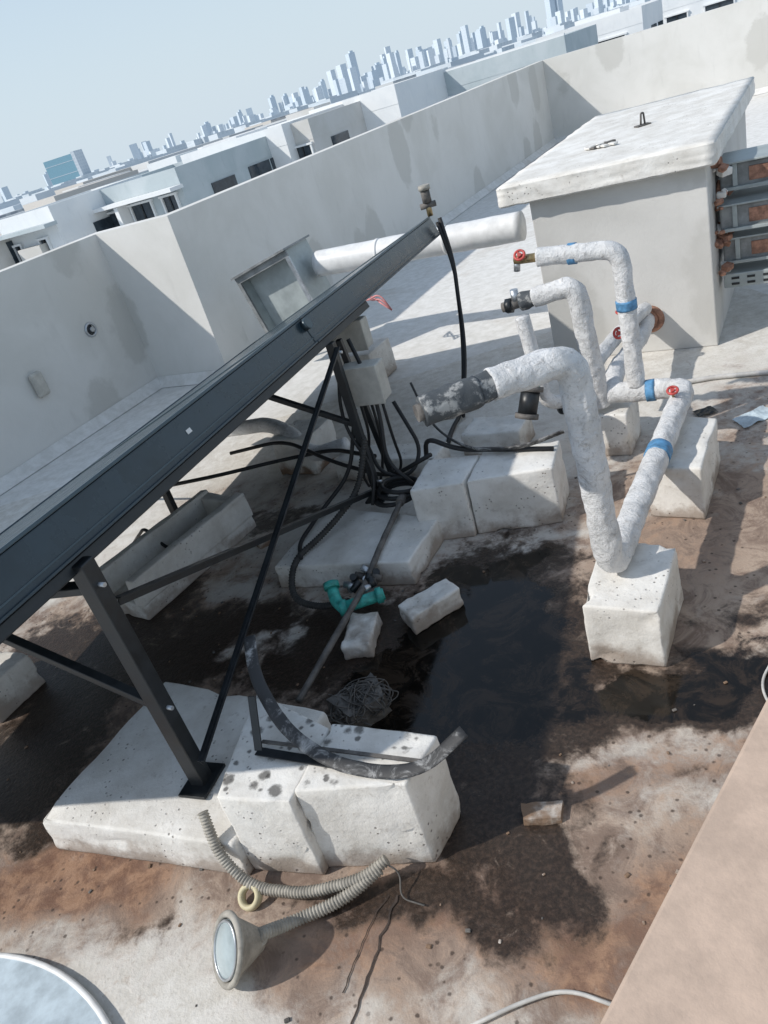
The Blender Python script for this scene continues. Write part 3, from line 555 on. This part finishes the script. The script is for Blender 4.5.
villa('grey_villa',-4.5,25.5,4.4,5,1.76,M_villaG,[(-1.9,-.3,.30,1.05),(.1,.9,.3,1.1),(1.4,1.9,.2,1.1)],[(-2.3,2.3,-.6,-.02,1.22,1.32,M_villaW),(-.15,.0,-.5,-.02,-.5,1.2,M_villaW)])
villa('white_villa',-1.2,29,4.4,5,1.95,M_villaW,[(-1.9,-1.4,.2,1.1),(-1.1,-.6,.5,1.1)],[(-2.2,-.4,1,3,1.4,2.0,M_villaW)])
villa('beige_villa',1.1,28,.9,5,1.88,M_villaB,[(-.35,.3,.55,1.15)],[])
villa('white_villa',3.3,31,3.6,5,2.05,M_villaW,[],[])
villa('grey_villa',8.3,33,7.2,5,1.9,M_villaG,[(-2,-1,.2,1.0),(1,2,.2,1.0)],[(-3.6,3.6,.02,.18,1.905,1.97,M_villaW)])
villa('white_villa',14.5,37,4.5,5,2.03,M_villaW,W1,[(-1,1,2,4,1.5,2.2,M_villaW)])
villa('white_villa',21,40,7,5,2.08,M_villaW,W1,[(-2,1,2,4,1.5,2.5,M_villaB)])
villa('beige_villa',-11.9,25,5.5,5,1.35,M_villaB,W1,[])
villa('grey_villa',-6.5,42,6,5,1.6,M_villaG,W1,[(-1,1,2,4,.9,1.9,M_villaW)])
villa('white_villa',2.0,48,9,5,1.8,M_villaW,W1,[(-2,0,2,4,1.2,2.1,M_villaB)])
villa('white_villa',-15,40,6,5,1.5,M_villaW,W1,[])
villa('beige_villa',28,36,7,5,2.0,M_villaB,W1,[])
def cityobj(name,items,mats):
    bm=bmesh.new()
    for (x,y,wx,wy,z1,mi,rot) in items:
        R=Matrix.Translation((x,y,0))@Matrix.Rotation(rot,4,'Z'); vv=[bm.verts.new(R@Vector((sx*wx/2,sy*wy/2,z))) for z in (-10,z1) for sx,sy in ((-1,-1),(1,-1),(1,1),(-1,1))]
        for f in ((4,5,6,7),(0,1,5,4),(1,2,6,5),(2,3,7,6),(3,0,4,7)):
            ff=bm.faces.new([vv[i] for i in f]); ff.material_index=mi
    me=bpy.data.meshes.new(name); bmesh.ops.recalc_face_normals(bm,faces=bm.faces); bm.to_mesh(me); bm.free(); o=link(me,name)
    for m in mats: me.materials.append(m)
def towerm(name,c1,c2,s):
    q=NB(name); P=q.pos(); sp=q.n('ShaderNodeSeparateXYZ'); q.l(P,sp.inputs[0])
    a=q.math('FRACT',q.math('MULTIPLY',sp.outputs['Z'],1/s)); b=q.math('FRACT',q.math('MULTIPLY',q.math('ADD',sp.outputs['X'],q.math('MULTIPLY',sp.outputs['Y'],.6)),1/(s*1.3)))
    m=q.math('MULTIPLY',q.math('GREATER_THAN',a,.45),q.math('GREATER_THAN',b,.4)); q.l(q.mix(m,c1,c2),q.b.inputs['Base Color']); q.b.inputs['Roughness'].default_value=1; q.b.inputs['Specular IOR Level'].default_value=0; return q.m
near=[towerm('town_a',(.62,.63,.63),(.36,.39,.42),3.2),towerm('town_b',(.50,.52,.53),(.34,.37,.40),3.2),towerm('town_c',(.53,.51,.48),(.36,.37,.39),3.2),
      towerm('town_hazed_a',(.60,.645,.68),(.54,.59,.63),4),towerm('town_hazed_b',(.56,.61,.65),(.51,.565,.605),4)]  # last two: distance haze mixed into the wall and window colours
it=[]
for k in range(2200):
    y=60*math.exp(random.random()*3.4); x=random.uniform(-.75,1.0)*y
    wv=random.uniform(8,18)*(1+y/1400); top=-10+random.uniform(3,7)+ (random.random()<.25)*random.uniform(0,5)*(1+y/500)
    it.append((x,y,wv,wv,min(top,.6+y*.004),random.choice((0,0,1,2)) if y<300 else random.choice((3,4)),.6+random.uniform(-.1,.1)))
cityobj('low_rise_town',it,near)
far=[towerm('haze_a',(.64,.70,.75),(.61,.675,.73),6),towerm('haze_b',(.68,.73,.77),(.64,.70,.75),6),towerm('haze_c',(.57,.64,.70),(.55,.625,.69),6)]  # pale blue-grey albedo stands in for aerial haze over the towers
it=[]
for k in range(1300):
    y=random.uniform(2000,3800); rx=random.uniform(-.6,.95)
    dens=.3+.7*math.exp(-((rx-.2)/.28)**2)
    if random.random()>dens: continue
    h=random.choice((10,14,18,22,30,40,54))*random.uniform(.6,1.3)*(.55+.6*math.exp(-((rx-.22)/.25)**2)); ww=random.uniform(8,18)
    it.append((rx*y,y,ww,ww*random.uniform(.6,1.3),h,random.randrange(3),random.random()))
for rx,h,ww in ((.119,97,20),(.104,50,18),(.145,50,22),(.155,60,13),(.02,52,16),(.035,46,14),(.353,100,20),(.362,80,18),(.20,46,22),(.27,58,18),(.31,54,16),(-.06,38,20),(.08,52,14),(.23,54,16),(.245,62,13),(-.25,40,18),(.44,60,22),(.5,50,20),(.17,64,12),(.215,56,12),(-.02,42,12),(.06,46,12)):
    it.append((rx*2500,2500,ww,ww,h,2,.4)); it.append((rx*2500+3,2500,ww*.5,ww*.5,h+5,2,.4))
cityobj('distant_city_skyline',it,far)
g=empty('glass_office_building',(-272,1200,0)); mb=Matrix.Translation((-272,1200,-10))@Matrix.Rotation(-.3,4,'Z')
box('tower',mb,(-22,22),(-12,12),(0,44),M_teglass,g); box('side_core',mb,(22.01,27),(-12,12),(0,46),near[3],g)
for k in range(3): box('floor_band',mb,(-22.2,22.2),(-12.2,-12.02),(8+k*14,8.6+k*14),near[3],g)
